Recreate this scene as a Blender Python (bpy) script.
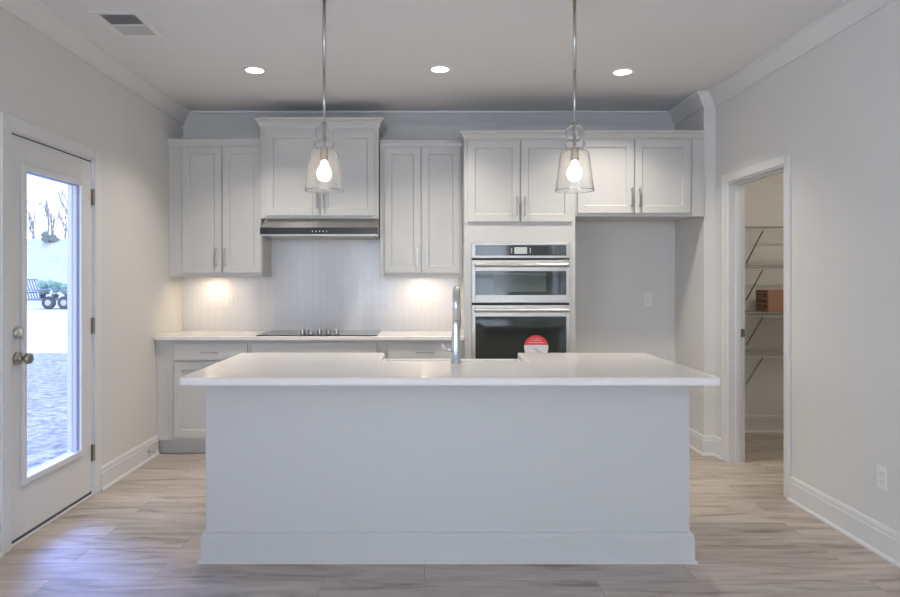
import bpy, bmesh, math, random
from mathutils import Vector, Matrix
random.seed(7)
R = math.radians
scene = bpy.context.scene
for o in list(bpy.data.objects):
    bpy.data.objects.remove(o)
COL = scene.collection

# ------------------------------------------------------------------ camera
H = 1.34                     # eye height
cam_d = bpy.data.cameras.new('camera')
cam = bpy.data.objects.new('camera', cam_d)
COL.objects.link(cam)
cam.location = (0, 0, H)
cam.rotation_euler = (R(90), 0, 0)
cam_d.sensor_width = 36
cam_d.lens = 676 / 900 * 36
cam_d.shift_x = 25.5 / 900
cam_d.shift_y = -17.8 / 900
cam_d.clip_start = 0.05
cam_d.clip_end = 300
scene.camera = cam

# ------------------------------------------------------------------ world
w = bpy.data.worlds.new('world')
scene.world = w
w.use_nodes = True
wn = w.node_tree
wn.nodes.clear()
w_out = wn.nodes.new('ShaderNodeOutputWorld')
w_bg = wn.nodes.new('ShaderNodeBackground')
w_geo = wn.nodes.new('ShaderNodeTexCoord')
w_sep = wn.nodes.new('ShaderNodeSeparateXYZ')
w_rmp = wn.nodes.new('ShaderNodeValToRGB')
w_rmp.color_ramp.elements[0].position = 0.0
w_rmp.color_ramp.elements[0].color = (0.94, 0.97, 1.0, 1)
w_rmp.color_ramp.elements[1].position = 0.7
w_rmp.color_ramp.elements[1].color = (0.40, 0.58, 1.0, 1)
wn.links.new(w_geo.outputs['Generated'], w_sep.inputs[0])
wn.links.new(w_sep.outputs['Z'], w_rmp.inputs[0])
wn.links.new(w_rmp.outputs[0], w_bg.inputs['Color'])
w_bg.inputs['Strength'].default_value = 2.6
wn.links.new(w_bg.outputs[0], w_out.inputs[0])

# ------------------------------------------------------------------ view
vs = scene.view_settings
vs.view_transform = 'Standard'
vs.look = 'None'
vs.gamma = 1
vs.exposure = 0.12
vs.use_curve_mapping = False

# light strengths, tuned together
E_ADDED_WINDOW = 72        # added light outside each unseen window behind the camera (W)
E_ADDED_SIDE = 60          # added light outside the unseen wide window on the left (W)
E_DOWN = 10.0        # each recessed downlight (W)
E_BULB = 26          # emission of a pendant bulb
E_PUCK = 1.15         # each under-cabinet light (W)
E_PANTRY = 9
E_SKYGLOW = 8.5      # bright part of the sky outside the door
WARM = (1.0, 0.80, 0.58)
LAMP = (1.0, 0.935, 0.825)
COOL = (0.69, 0.825, 1.0)

def area_light(name, loc, rot, sx, sy, power, col, parent=None, shape='RECTANGLE', spread=180):
    d = bpy.data.lights.new(name, 'AREA')
    d.shape = shape
    d.size = sx
    if shape in ('RECTANGLE', 'ELLIPSE'):
        d.size_y = sy
    d.energy = power
    d.color = col
    d.spread = R(spread)
    o = bpy.data.objects.new(name, d)
    COL.objects.link(o)
    o.location = loc
    o.rotation_euler = rot
    if parent:
        o.parent = parent
    return o

YF = -6.0            # living-room wall behind the camera
# added area lights outside the unseen living-room windows, in place of daylight
for wx in (-1.05, 1.20):
    area_light('window_daylight', (wx, YF - 0.20, 1.45), (R(90), 0, 0), 1.6, 1.7, E_ADDED_WINDOW, COOL)
area_light('side_window_daylight', (-2.42, -0.30, 1.45), (0, R(-90), 0), 1.7, 2.7, E_ADDED_SIDE, COOL)
# the bright part of the overcast sky beyond the door, falling in across the floor
sd = bpy.data.lights.new('bright_sky', 'SUN')
sd.energy = E_SKYGLOW
sd.angle = R(22)
sd.color = (0.18, 0.33, 1.0)
so = bpy.data.objects.new('bright_sky', sd)
COL.objects.link(so)
so.location = (-8, 12, 12)
so.rotation_euler = Vector((0.57, -0.75, -1.05)).to_track_quat('-Z', 'Y').to_euler()
portal = area_light('door_portal', (-2.26, 3.79, 1.12), (0, R(-90), 0), 1.7, 0.62, 1, (1, 1, 1))
portal.data.cycles.is_portal = True

# ------------------------------------------------------------------ materials
def lin(c):
    c = c / 255.0
    return c / 12.92 if c <= 0.04045 else ((c + 0.055) / 1.055) ** 2.4
def rgb(r, g, b):
    return (lin(r), lin(g), lin(b), 1)

def mat(name, col, rough=0.5, metal=0.0, spec=0.5, noise=0.0, nscale=8.0, bump=0.0, bscale=200.0, coat=0.0):
    m = bpy.data.materials.new(name)
    m.use_nodes = True
    nt = m.node_tree
    b = nt.nodes['Principled BSDF']
    b.inputs['Roughness'].default_value = rough
    b.inputs['Metallic'].default_value = metal
    b.inputs['Specular IOR Level'].default_value = spec
    b.inputs['Coat Weight'].default_value = coat
    tc = nt.nodes.new('ShaderNodeTexCoord')
    n = nt.nodes.new('ShaderNodeTexNoise')
    n.inputs['Scale'].default_value = nscale
    n.inputs['Detail'].default_value = 4
    nt.links.new(tc.outputs['Object'], n.inputs['Vector'])
    mx = nt.nodes.new('ShaderNodeMix')
    mx.data_type = 'RGBA'
    k = 1 - noise
    mx.inputs[6].default_value = (col[0] * k, col[1] * k, col[2] * k, 1)
    k = 1 + noise
    mx.inputs[7].default_value = (min(col[0] * k, 1), min(col[1] * k, 1), min(col[2] * k, 1), 1)
    nt.links.new(n.outputs['Fac'], mx.inputs[0])
    nt.links.new(mx.outputs[2], b.inputs['Base Color'])
    if bump:
        n2 = nt.nodes.new('ShaderNodeTexNoise')
        n2.inputs['Scale'].default_value = bscale
        nt.links.new(tc.outputs['Object'], n2.inputs['Vector'])
        bp = nt.nodes.new('ShaderNodeBump')
        bp.inputs['Strength'].default_value = bump
        bp.inputs['Distance'].default_value = 0.002
        nt.links.new(n2.outputs['Fac'], bp.inputs['Height'])
        nt.links.new(bp.outputs[0], b.inputs['Normal'])
    return m

def glow(name, col, strength):
    m = bpy.data.materials.new(name)
    m.use_nodes = True
    nt = m.node_tree
    nt.nodes.clear()
    out = nt.nodes.new('ShaderNodeOutputMaterial')
    e = nt.nodes.new('ShaderNodeEmission')
    e.inputs['Color'].default_value = (*col[:3], 1)
    e.inputs['Strength'].default_value = strength
    nt.links.new(e.outputs[0], out.inputs[0])
    return m

def thin_glass(name, tint, edge=0.35, refl=0.10, haze=0.0):
    """clear thin glass: see-through face on, brighter and more mirror-like at grazing angles (Fresnel)"""
    m = bpy.data.materials.new(name)
    m.use_nodes = True
    nt = m.node_tree
    nt.nodes.clear()
    out = nt.nodes.new('ShaderNodeOutputMaterial')
    tr = nt.nodes.new('ShaderNodeBsdfTransparent')
    tr.inputs['Color'].default_value = tint
    gl = nt.nodes.new('ShaderNodeBsdfGlossy')
    gl.inputs['Roughness'].default_value = 0.03
    gl.inputs['Color'].default_value = (0.95, 0.96, 0.97, 1)
    lw = nt.nodes.new('ShaderNodeLayerWeight')
    lw.inputs['Blend'].default_value = 0.5
    pw = nt.nodes.new('ShaderNodeMath')
    pw.operation = 'POWER'
    pw.inputs[1].default_value = 3.0
    nt.links.new(lw.outputs['Facing'], pw.inputs[0])
    fr = nt.nodes.new('ShaderNodeMath')
    fr.operation = 'MULTIPLY_ADD'
    fr.inputs[1].default_value = 0.95
    fr.inputs[2].default_value = 0.03
    nt.links.new(pw.outputs[0], fr.inputs[0])
    mul = nt.nodes.new('ShaderNodeMath')
    mul.operation = 'MULTIPLY_ADD'
    mul.inputs[1].default_value = edge
    mul.inputs[2].default_value = refl * 0.1
    nt.links.new(fr.outputs[0], mul.inputs[0])
    mx = nt.nodes.new('ShaderNodeMixShader')
    nt.links.new(mul.outputs[0], mx.inputs[0])
    nt.links.new(tr.outputs[0], mx.inputs[1])
    nt.links.new(gl.outputs[0], mx.inputs[2])
    last = mx
    if haze:
        df = nt.nodes.new('ShaderNodeBsdfTranslucent')
        df.inputs['Color'].default_value = (0.9, 0.9, 0.9, 1)
        m2 = nt.nodes.new('ShaderNodeMixShader')
        m2.inputs[0].default_value = haze
        nt.links.new(mx.outputs[0], m2.inputs[1])
        nt.links.new(df.outputs[0], m2.inputs[2])
        last = m2
    nt.links.new(last.outputs[0], out.inputs[0])
    return m

def floor_mat():
    m = bpy.data.materials.new('vinyl_plank')
    m.use_nodes = True
    nt = m.node_tree
    L = nt.links.new
    b = nt.nodes['Principled BSDF']
    tc = nt.nodes.new('ShaderNodeTexCoord')
    br = nt.nodes.new('ShaderNodeTexBrick')
    br.offset = 0.37
    br.offset_frequency = 2
    br.inputs['Color1'].default_value = (0, 0, 0, 1)
    br.inputs['Color2'].default_value = (1, 1, 1, 1)
    br.inputs['Mortar'].default_value = (0.5, 0.5, 0.5, 1)
    br.inputs['Scale'].default_value = 1.0
    br.inputs['Mortar Size'].default_value = 0.0016
    br.inputs['Mortar Smooth'].default_value = 0.3
    br.inputs['Bias'].default_value = 0.0
    br.inputs['Brick Width'].default_value = 1.22
    br.inputs['Row Height'].default_value = 0.178
    L(tc.outputs['Object'], br.inputs['Vector'])
    # grain: noise stretched along the plank, shifted for every plank
    sep = nt.nodes.new('ShaderNodeSeparateColor')
    L(br.outputs['Color'], sep.inputs[0])
    mp = nt.nodes.new('ShaderNodeMapping')
    mp.inputs['Scale'].default_value = (2.4, 13.0, 1.0)
    L(tc.outputs['Object'], mp.inputs['Vector'])
    ad = nt.nodes.new('ShaderNodeVectorMath')
    ad.operation = 'MULTIPLY_ADD'
    ad.inputs[1].default_value = (1, 1, 1)
    L(mp.outputs[0], ad.inputs[0])
    cmb = nt.nodes.new('ShaderNodeCombineXYZ')
    ml = nt.nodes.new('ShaderNodeMath')
    ml.operation = 'MULTIPLY'
    ml.inputs[1].default_value = 17.0
    L(sep.outputs[0], ml.inputs[0])
    L(ml.outputs[0], cmb.inputs[2])
    L(cmb.outputs[0], ad.inputs[2])
    n1 = nt.nodes.new('ShaderNodeTexNoise')
    n1.inputs['Scale'].default_value = 1.0
    n1.inputs['Detail'].default_value = 7
    n1.inputs['Roughness'].default_value = 0.62
    n1.inputs['Distortion'].default_value = 0.6
    L(ad.outputs[0], n1.inputs['Vector'])
    ramp = nt.nodes.new('ShaderNodeValToRGB')
    e = ramp.color_ramp.elements
    e[0].position = 0.30
    e[0].color = rgb(138, 124, 113)
    e[1].position = 0.72
    e[1].color = rgb(207, 195, 184)
    x = e.new(0.47)
    x.color = rgb(183, 169, 157)
    L(n1.outputs['Fac'], ramp.inputs[0])
    tone = nt.nodes.new('ShaderNodeMix')
    tone.data_type = 'RGBA'
    tone.blend_type = 'MULTIPLY'
    tone.inputs[0].default_value = 1.0
    tr = nt.nodes.new('ShaderNodeMapRange')
    tr.inputs[3].default_value = 0.84
    tr.inputs[4].default_value = 1.05
    L(sep.outputs[0], tr.inputs[0])
    L(ramp.outputs[0], tone.inputs[6])
    L(tr.outputs[0], tone.inputs[7])
    seam = nt.nodes.new('ShaderNodeMix')
    seam.data_type = 'RGBA'
    L(br.outputs['Fac'], seam.inputs[0])
    L(tone.outputs[2], seam.inputs[6])
    seam.inputs[7].default_value = rgb(140, 125, 114)
    L(seam.outputs[2], b.inputs['Base Color'])
    b.inputs['Roughness'].default_value = 0.38
    rr = nt.nodes.new('ShaderNodeMapRange')
    rr.inputs[3].default_value = 0.30
    rr.inputs[4].default_value = 0.48
    L(n1.outputs['Fac'], rr.inputs[0])
    L(rr.outputs[0], b.inputs['Roughness'])
    bp = nt.nodes.new('ShaderNodeBump')
    bp.inputs['Strength'].default_value = 0.25
    bp.inputs['Distance'].default_value = 0.002
    hs = nt.nodes.new('ShaderNodeMath')
    hs.operation = 'SUBTRACT'
    L(n1.outputs['Fac'], hs.inputs[0])
    L(br.outputs['Fac'], hs.inputs[1])
    L(hs.outputs[0], bp.inputs['Height'])
    L(bp.outputs[0], b.inputs['Normal'])
    return m

def tile_mat():
    m = bpy.data.materials.new('glazed_tile')
    m.use_nodes = True
    nt = m.node_tree
    L = nt.links.new
    b = nt.nodes['Principled BSDF']
    tc = nt.nodes.new('ShaderNodeTexCoord')
    mp = nt.nodes.new('ShaderNodeMapping')
    mp.inputs['Rotation'].default_value = (R(-90), 0, R(0))
    L(tc.outputs['Object'], mp.inputs['Vector'])
    sw = nt.nodes.new('ShaderNodeSeparateXYZ')
    L(tc.outputs['Object'], sw.inputs[0])
    cb = nt.nodes.new('ShaderNodeCombineXYZ')
    L(sw.outputs['Z'], cb.inputs[0])      # bricks run upright
    L(sw.outputs['X'], cb.inputs[1])
    br = nt.nodes.new('ShaderNodeTexBrick')
    br.offset = 0.5
    br.inputs['Color1'].default_value = (0, 0, 0, 1)
    br.inputs['Color2'].default_value = (1, 1, 1, 1)
    br.inputs['Scale'].default_value = 1.0
    br.inputs['Mortar Size'].default_value = 0.0022
    br.inputs['Mortar Smooth'].default_value = 0.4
    br.inputs['Brick Width'].default_value = 0.20
    br.inputs['Row Height'].default_value = 0.064
    L(cb.outputs[0], br.inputs['Vector'])
    sep = nt.nodes.new('ShaderNodeSeparateColor')
    L(br.outputs['Color'], sep.inputs[0])
    cm = nt.nodes.new('ShaderNodeMix')
    cm.data_type = 'RGBA'
    cm.inputs[6].default_value = rgb(224, 223, 224)
    cm.inputs[7].default_value = rgb(227, 226, 226)
    L(sep.outputs[0], cm.inputs[0])
    gm = nt.nodes.new('ShaderNodeMix')
    gm.data_type = 'RGBA'
    L(br.outputs['Fac'], gm.inputs[0])
    L(cm.outputs[2], gm.inputs[6])
    gm.inputs[7].default_value = rgb(218, 216, 214)
    L(gm.outputs[2], b.inputs['Base Color'])
    b.inputs['Roughness'].default_value = 0.16
    wv = nt.nodes.new('ShaderNodeTexNoise')
    wv.inputs['Scale'].default_value = 14
    L(tc.outputs['Object'], wv.inputs['Vector'])
    hs = nt.nodes.new('ShaderNodeMath')
    hs.operation = 'MULTIPLY_ADD'
    hs.inputs[1].default_value = -0.6
    L(br.outputs['Fac'], hs.inputs[0])
    L(wv.outputs['Fac'], hs.inputs[2])
    bp = nt.nodes.new('ShaderNodeBump')
    bp.inputs['Strength'].default_value = 0.28
    bp.inputs['Distance'].default_value = 0.003
    L(hs.outputs[0], bp.inputs['Height'])
    L(bp.outputs[0], b.inputs['Normal'])
    return m

def steel_mat(name, col, rough, axis='X'):
    m = bpy.data.materials.new(name)
    m.use_nodes = True
    nt = m.node_tree
    L = nt.links.new
    b = nt.nodes['Principled BSDF']
    b.inputs['Base Color'].default_value = col
    b.inputs['Metallic'].default_value = 1
    tc = nt.nodes.new('ShaderNodeTexCoord')
    mp = nt.nodes.new('ShaderNodeMapping')
    mp.inputs['Scale'].default_value = (4, 300, 300) if axis == 'X' else (300, 300, 4)
    L(tc.outputs['Object'], mp.inputs['Vector'])
    n = nt.nodes.new('ShaderNodeTexNoise')
    n.inputs['Scale'].default_value = 1
    L(mp.outputs[0], n.inputs['Vector'])
    r = nt.nodes.new('ShaderNodeMapRange')
    r.inputs[3].default_value = rough - 0.06
    r.inputs[4].default_value = rough + 0.08
    L(n.outputs['Fac'], r.inputs[0])
    L(r.outputs[0], b.inputs['Roughness'])
    return m

def bark_ground():
    """rough straw-strewn dirt"""
    m = bpy.data.materials.new('straw_dirt')
    m.use_nodes = True
    nt = m.node_tree
    L = nt.links.new
    b = nt.nodes['Principled BSDF']
    b.inputs['Roughness'].default_value = 0.95
    tc = nt.nodes.new('ShaderNodeTexCoord')
    n = nt.nodes.new('ShaderNodeTexNoise')
    n.inputs['Scale'].default_value = 11
    n.inputs['Detail'].default_value = 9
    n.inputs['Roughness'].default_value = 0.7
    L(tc.outputs['Object'], n.inputs['Vector'])
    r = nt.nodes.new('ShaderNodeValToRGB')
    e = r.color_ramp.elements
    e[0].position = 0.36
    e[0].color = rgb(108, 101, 96)
    e[1].position = 0.62
    e[1].color = rgb(194, 185, 178)
    L(n.outputs['Fac'], r.inputs[0])
    L(r.outputs[0], b.inputs['Base Color'])
    return m

M = {}
M['wall'] = mat('wall_paint', rgb(219, 217, 213), 0.75, noise=0.012, nscale=3, bump=0.06, bscale=260)
M['ceiling'] = mat('ceiling_paint', rgb(229, 229, 229), 0.85, noise=0.012, nscale=3, bump=0.08, bscale=180)
M['trim'] = mat('trim_paint', rgb(222, 221, 219), 0.38, noise=0.01)
M['cabinet'] = mat('cabinet_paint', rgb(200, 198, 194), 0.36, noise=0.008)
M['dark_gap'] = mat('shadow_gap', rgb(70, 66, 62), 0.8, noise=0.05)
M['quartz'] = mat('white_quartz', rgb(231, 225, 218), 0.10, noise=0.03, nscale=5)
M['tile'] = tile_mat()
M['floor'] = floor_mat()
M['steel'] = steel_mat('brushed_steel', (0.50, 0.475, 0.44, 1), 0.40)
M['hood_steel'] = steel_mat('hood_steel', (0.42, 0.41, 0.40, 1), 0.26)
M['nickel'] = mat('satin_nickel', (0.56, 0.54, 0.51, 1), 0.28, metal=1, noise=0.04, nscale=40)
M['dark_nickel'] = mat('aged_nickel', (0.36, 0.33, 0.29, 1), 0.33, metal=1, noise=0.06, nscale=40)
M['pull'] = mat('brushed_pull', (0.40, 0.38, 0.36, 1), 0.32, metal=1, noise=0.04, nscale=40)
M['chrome'] = mat('polished_steel', (0.62, 0.64, 0.66, 1), 0.30, metal=1, noise=0.02)
M['black_glass'] = mat('black_glass', rgb(52, 52, 50), 0.06, noise=0.04, spec=0.4)
M['hood_glass'] = mat('hood_glass', rgb(34, 34, 35), 0.2, noise=0.04, spec=0.35)
M['oven_glass'] = mat('oven_glass', rgb(50, 54, 51), 0.05, noise=0.04, spec=0.35)
M['oven_mesh'] = mat('oven_inner_window', rgb(84, 92, 86), 0.12, noise=0.05, nscale=60, spec=0.3)
M['display'] = mat('display_grey', rgb(186, 190, 182), 0.25, noise=0.02)
M['ceramic'] = mat('white_fireclay', rgb(236, 235, 233), 0.15, noise=0.01)
M['plastic'] = mat('white_plastic', rgb(232, 231, 228), 0.35, noise=0.01)
M['slot'] = mat('dark_slot', rgb(70, 68, 66), 0.6, noise=0.05)
M['grille'] = mat('grey_grille', rgb(194, 196, 194), 0.5, noise=0.03)
M['duct'] = mat('duct_shadow', rgb(196, 200, 200), 0.7, noise=0.05)
M['red'] = mat('red_print', rgb(226, 62, 70), 0.4, noise=0.03)
M['paper'] = mat('white_print', rgb(222, 224, 228), 0.45, noise=0.02)
M['carton'] = mat('carton_brown', rgb(164, 124, 100), 0.8, noise=0.08, nscale=12)
M['carton_print'] = mat('carton_dark_print', rgb(104, 80, 66), 0.75, noise=0.08, nscale=30)
M['wire'] = mat('coated_wire', rgb(206, 204, 200), 0.4, noise=0.02)
M['wire_dark'] = mat('brace_grey', rgb(150, 148, 146), 0.4, noise=0.02)
M['weather'] = mat('weatherstrip', rgb(92, 92, 100), 0.8, noise=0.05)
M['bead'] = mat('slate_bead', rgb(140, 146, 172), 0.6, noise=0.03)  # slate blue that paints the shade of the glass reveal
M['vinyl'] = mat('exterior_white', rgb(232, 234, 240), 0.45, noise=0.02)
M['dirt'] = bark_ground()
M['road'] = mat('pale_gravel', rgb(222, 217, 213), 0.9, noise=0.05, nscale=0.6)
M['hill'] = mat('dry_grass', rgb(198, 192, 184), 0.95, noise=0.30, nscale=1.2)
M['bark'] = mat('pale_bark', rgb(150, 146, 148), 0.9, noise=0.12, nscale=3)
M['evergreen'] = mat('evergreen', rgb(132, 140, 132), 0.9, noise=0.2, nscale=4)
M['load_green'] = mat('nursery_green', rgb(140, 180, 160), 0.8, noise=0.25, nscale=9)
M['trailer'] = mat('trailer_steel', rgb(120, 126, 136), 0.55, noise=0.05)
M['tyre'] = mat('tyre_rubber', rgb(64, 66, 70), 0.8, noise=0.05)
M['pane'] = thin_glass('window_pane', (0.97, 0.98, 1.0, 1), 0.8, 0.0)
m = bpy.data.materials.new('seeded_glass')
m.use_nodes = True
nt = m.node_tree
b_ = nt.nodes['Principled BSDF']
b_.inputs['Base Color'].default_value = (0.98, 0.985, 0.985, 1)
b_.inputs['Transmission Weight'].default_value = 1.0
b_.inputs['Roughness'].default_value = 0.02
b_.inputs['IOR'].default_value = 1.45
n_ = nt.nodes.new('ShaderNodeTexVoronoi')
n_.inputs['Scale'].default_value = 130
tc_ = nt.nodes.new('ShaderNodeTexCoord')
nt.links.new(tc_.outputs['Object'], n_.inputs['Vector'])
bp_ = nt.nodes.new('ShaderNodeBump')
bp_.inputs['Strength'].default_value = 0.12
bp_.inputs['Distance'].default_value = 0.002
nt.links.new(n_.outputs['Distance'], bp_.inputs['Height'])
nt.links.new(bp_.outputs[0], b_.inputs['Normal'])
tl_ = nt.nodes.new('ShaderNodeBsdfTranslucent')
tl_.inputs['Color'].default_value = (0.95, 0.93, 0.9, 1)
mx_ = nt.nodes.new('ShaderNodeMixShader')
mx_.inputs[0].default_value = 0.03
nt.links.new(b_.outputs[0], mx_.inputs[1])
nt.links.new(tl_.outputs[0], mx_.inputs[2])
nt.links.new(mx_.outputs[0], nt.nodes['Material Output'].inputs[0])
M['shade'] = m
M['bulb'] = glow('bulb_glow', (1.0, 0.82, 0.58), E_BULB)
M['lamp_on'] = glow('downlight_glow', (1.0, 0.93, 0.82), 9.0)
M['puck_on'] = glow('puck_glow', (1.0, 0.82, 0.6), 5.0)
M['icon'] = mat('icon_white', rgb(215, 220, 222), 0.4, noise=0.02)

# ------------------------------------------------------------------ helpers
class MB:
    """collects shapes given in world coordinates; build() links them as ONE mesh object"""
    def __init__(self):
        self.bm = bmesh.new()
    def box(self, x0, x1, y0, y1, z0, z1):
        vs_ = [self.bm.verts.new(p) for p in
               ((x0, y0, z0), (x1, y0, z0), (x1, y1, z0), (x0, y1, z0),
                (x0, y0, z1), (x1, y0, z1), (x1, y1, z1), (x0, y1, z1))]
        for f in ((0, 3, 2, 1), (4, 5, 6, 7), (0, 1, 5, 4), (1, 2, 6, 5), (2, 3, 7, 6), (3, 0, 4, 7)):
            self.bm.faces.new([vs_[i] for i in f])
        return self
    def prism(self, pts, axis, a0, a1):
        """polygon in the plane across an axis, extruded from a0 to a1. axis x: pts=(y,z); y: (x,z); z: (x,y)"""
        def p3(p, a):
            return {'x': (a, p[0], p[1]), 'y': (p[0], a, p[1]), 'z': (p[0], p[1], a)}[axis]
        A = [self.bm.verts.new(p3(p, a0)) for p in pts]
        B = [self.bm.verts.new(p3(p, a1)) for p in pts]
        n = len(pts)
        self.bm.faces.new(A[::-1])
        self.bm.faces.new(B)
        for i in range(n):
            self.bm.faces.new([A[i], A[(i + 1) % n], B[(i + 1) % n], B[i]])
        return self
    def tube(self, pts, r, seg=10, caps=True):
        pts = [Vector(p) for p in pts]
        rs = r if isinstance(r, (list, tuple)) else [r] * len(pts)
        rings = []
        prev = None
        for i, p in enumerate(pts):
            if i == 0: t = pts[1] - pts[0]
            elif i == len(pts) - 1: t = pts[-1] - pts[-2]
            else: t = (pts[i + 1] - pts[i]).normalized() + (pts[i] - pts[i - 1]).normalized()
            t.normalize()
            if prev is None:
                u = t.orthogonal().normalized()
            else:
                u = prev - t * prev.dot(t)
                u = u.normalized() if u.length > 1e-6 else t.orthogonal().normalized()
            prev = u
            v = t.cross(u)
            rings.append([self.bm.verts.new(p + (u * math.cos(2 * math.pi * k / seg) + v * math.sin(2 * math.pi * k / seg)) * rs[i]) for k in range(seg)])
        for a, b in zip(rings, rings[1:]):
            for k in range(seg):
                self.bm.faces.new([a[k], a[(k + 1) % seg], b[(k + 1) % seg], b[k]])
        if caps:
            self.bm.faces.new(rings[0][::-1])
            self.bm.faces.new(rings[-1])
        return self
    def lathe(self, cx, cy, prof, seg=32, axis='z', cap0=True, cap1=True):
        """prof = (radius, position along axis); axis z about (cx,cy); axis y about (cx,cz); axis x about (cy,cz)"""
        rings = []
        for r, a in prof:
            ring = []
            for k in range(seg):
                c, s = math.cos(2 * math.pi * k / seg) * r, math.sin(2 * math.pi * k / seg) * r
                q = {'z': (cx + c, cy + s, a), 'y': (cx + c, a, cy + s), 'x': (a, cx + c, cy + s)}[axis]
                ring.append(self.bm.verts.new(q))
            rings.append(ring)
        for a, b in zip(rings, rings[1:]):
            for k in range(seg):
                self.bm.faces.new([a[k], a[(k + 1) % seg], b[(k + 1) % seg], b[k]])
        if cap0: self.bm.faces.new(rings[0][::-1])
        if cap1: self.bm.faces.new(rings[-1])
        return self
    def sweep(self, path, prof, closed=False):
        """moulding: profile (d outward to the left of travel, z) swept along an XY path with mitred corners"""
        n = len(path)
        P = [Vector(p) for p in path]
        rings = []
        for i in range(n):
            ns = []
            if i > 0 or closed:
                d = (P[i] - P[i - 1]).normalized(); ns.append(Vector((-d.y, d.x)))
            if i < n - 1 or closed:
                d = (P[(i + 1) % n] - P[i]).normalized(); ns.append(Vector((-d.y, d.x)))
            m_ = ns[0] if len(ns) == 1 else (ns[0] + ns[1]) / (1 + ns[0].dot(ns[1]))
            rings.append([self.bm.verts.new((P[i].x + m_.x * d_, P[i].y + m_.y * d_, z)) for d_, z in prof])
        k = len(prof)
        pairs = list(zip(rings, rings[1:])) + ([(rings[-1], rings[0])] if closed else [])
        for a, b in pairs:
            for j in range(k):
                self.bm.faces.new([a[j], a[(j + 1) % k], b[(j + 1) % k], b[j]])
        if not closed:
            self.bm.faces.new(rings[0][::-1])
            self.bm.faces.new(rings[-1])
        return self
    def blob(self, c, r, sub=2, jit=0.0, squash=1.0):
        res = bmesh.ops.create_icosphere(self.bm, subdivisions=sub, radius=1.0)
        for v in res['verts']:
            k = 1 + random.uniform(-jit, jit)
            v.co = Vector((v.co.x * r * k + c[0], v.co.y * r * k + c[1], v.co.z * r * k * squash + c[2]))
        return self
    def build(self, name, material, parent=None, bevel=0.0, smooth=False, seg=2):
        off = Vector((0, 0, 0))
        p = parent
        while p is not None:
            off += p.location
            p = p.parent
        if off.length:
            bmesh.ops.translate(self.bm, vec=-off, verts=self.bm.verts)
        bmesh.ops.recalc_face_normals(self.bm, faces=self.bm.faces)
        me = bpy.data.meshes.new(name)
        self.bm.to_mesh(me)
        self.bm.free()
        me.materials.append(material)
        if smooth:
            for pl in me.polygons: pl.use_smooth = True
        o = bpy.data.objects.new(name, me)
        COL.objects.link(o)
        if parent is not None: o.parent = parent
        if bevel:
            b = o.modifiers.new('bevel', 'BEVEL')
            b.width = bevel
            b.segments = seg
            b.limit_method = 'ANGLE'
            b.angle_limit = R(40)
        return o

def tag(o, label, cat, group=None, kind=None):
    o['label'] = label
    o['category'] = cat
    if group: o['group'] = group
    if kind: o['kind'] = kind
    return o
def thing(name, loc, label, cat, group=None):
    o = bpy.data.objects.new(name, None)
    o.empty_display_size = 0.1
    COL.objects.link(o)
    o.location = loc
    return tag(o, label, cat, group)
def struct(o, label=None, cat=None):
    o['kind'] = 'structure'
    if label: o['label'] = label
    if cat: o['category'] = cat
    return o
def copy_tree(o, parent=None):
    c = o.copy()
    COL.objects.link(c)
    if parent is not None: c.parent = parent
    for ch in list(o.children):
        copy_tree(ch, c)
    return c

# ------------------------------------------------------------------ the room shell
XL, XR, YB, ZC = -2.07, 2.24, 5.80, 2.775
XA, YS = 2.15, 5.20          # side wall of the fridge alcove, and the wall end that faces the room
YP = 5.98                    # far wall of the pantry
XP = 4.20
D0, D1, DZ = 3.36, 4.225, 2.095        # glazed door opening
P0, P1, PZ = 4.19, 5.00, 2.07          # pantry opening

SLAB = [(XL - 0.15, YF - 0.12), (XR + 0.12, YF - 0.12), (XR + 0.12, 3.3), (XP + 0.1, 3.3), (XP + 0.1, YP + 0.12), (XL - 0.15, YP + 0.12)]
struct(MB().prism(SLAB, 'z', -0.10, 0.0).build('floor', M['floor']),
       'grey brown wood plank floor running across the kitchen', 'floor')
struct(MB().prism(SLAB, 'z', ZC, ZC + 0.1).build('ceiling', M['ceiling']),
       'smooth pale ceiling above the whole kitchen', 'ceiling')
b = MB()
WY0, WY1 = -1.70, 1.10
b.box(XL - 0.15, XL, YF, WY0, 0, ZC).box(XL - 0.15, XL, WY1, D0, 0, ZC)
b.box(XL - 0.15, XL, WY0, WY1, 0, 0.55).box(XL - 0.15, XL, WY0, WY1, 2.35, ZC)
b.box(XL - 0.15, XL, D1, YB, 0, ZC)
b.box(XL - 0.15, XL, D0, D1, DZ, ZC)
struct(b.build('wall_left', M['wall']), 'greige wall on the left, around the glazed door', 'wall')
b = MB()
RY0, RY1 = -2.1, -0.3
b.box(XR, XR + 0.12, YF, RY0, 0, ZC).box(XR, XR + 0.12, RY1, P0, 0, ZC)
b.box(XR, XR + 0.12, RY0, RY1, 0, 0.2).box(XR, XR + 0.12, RY0, RY1, 2.2, ZC)
b.box(XR, XR + 0.12, P1, YS, 0, ZC)
b.box(XR, XR + 0.12, P0, P1, PZ, ZC)
b.box(XA, XR + 0.12, YS, YP, 0, ZC)
struct(b.build('wall_right', M['wall']), 'greige wall on the right, around the pantry doorway', 'wall')
struct(MB().box(XL - 0.15, XA, YB, YB + 0.12, 0, ZC).build('wall_back', M['wall']), 'greige wall behind the cabinets', 'wall')
b = MB()
for x0, x1 in ((XL - 0.15, -1.95), (-0.15, 0.30), (2.10, XR + 0.12)):
    b.box(x0, x1, YF - 0.12, YF, 0, ZC)
for x0, x1 in ((-1.95, -0.15), (0.30, 2.10)):
    b.box(x0, x1, YF - 0.12, YF, 0, 0.55)
    b.box(x0, x1, YF - 0.12, YF, 2.35, ZC)
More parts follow.
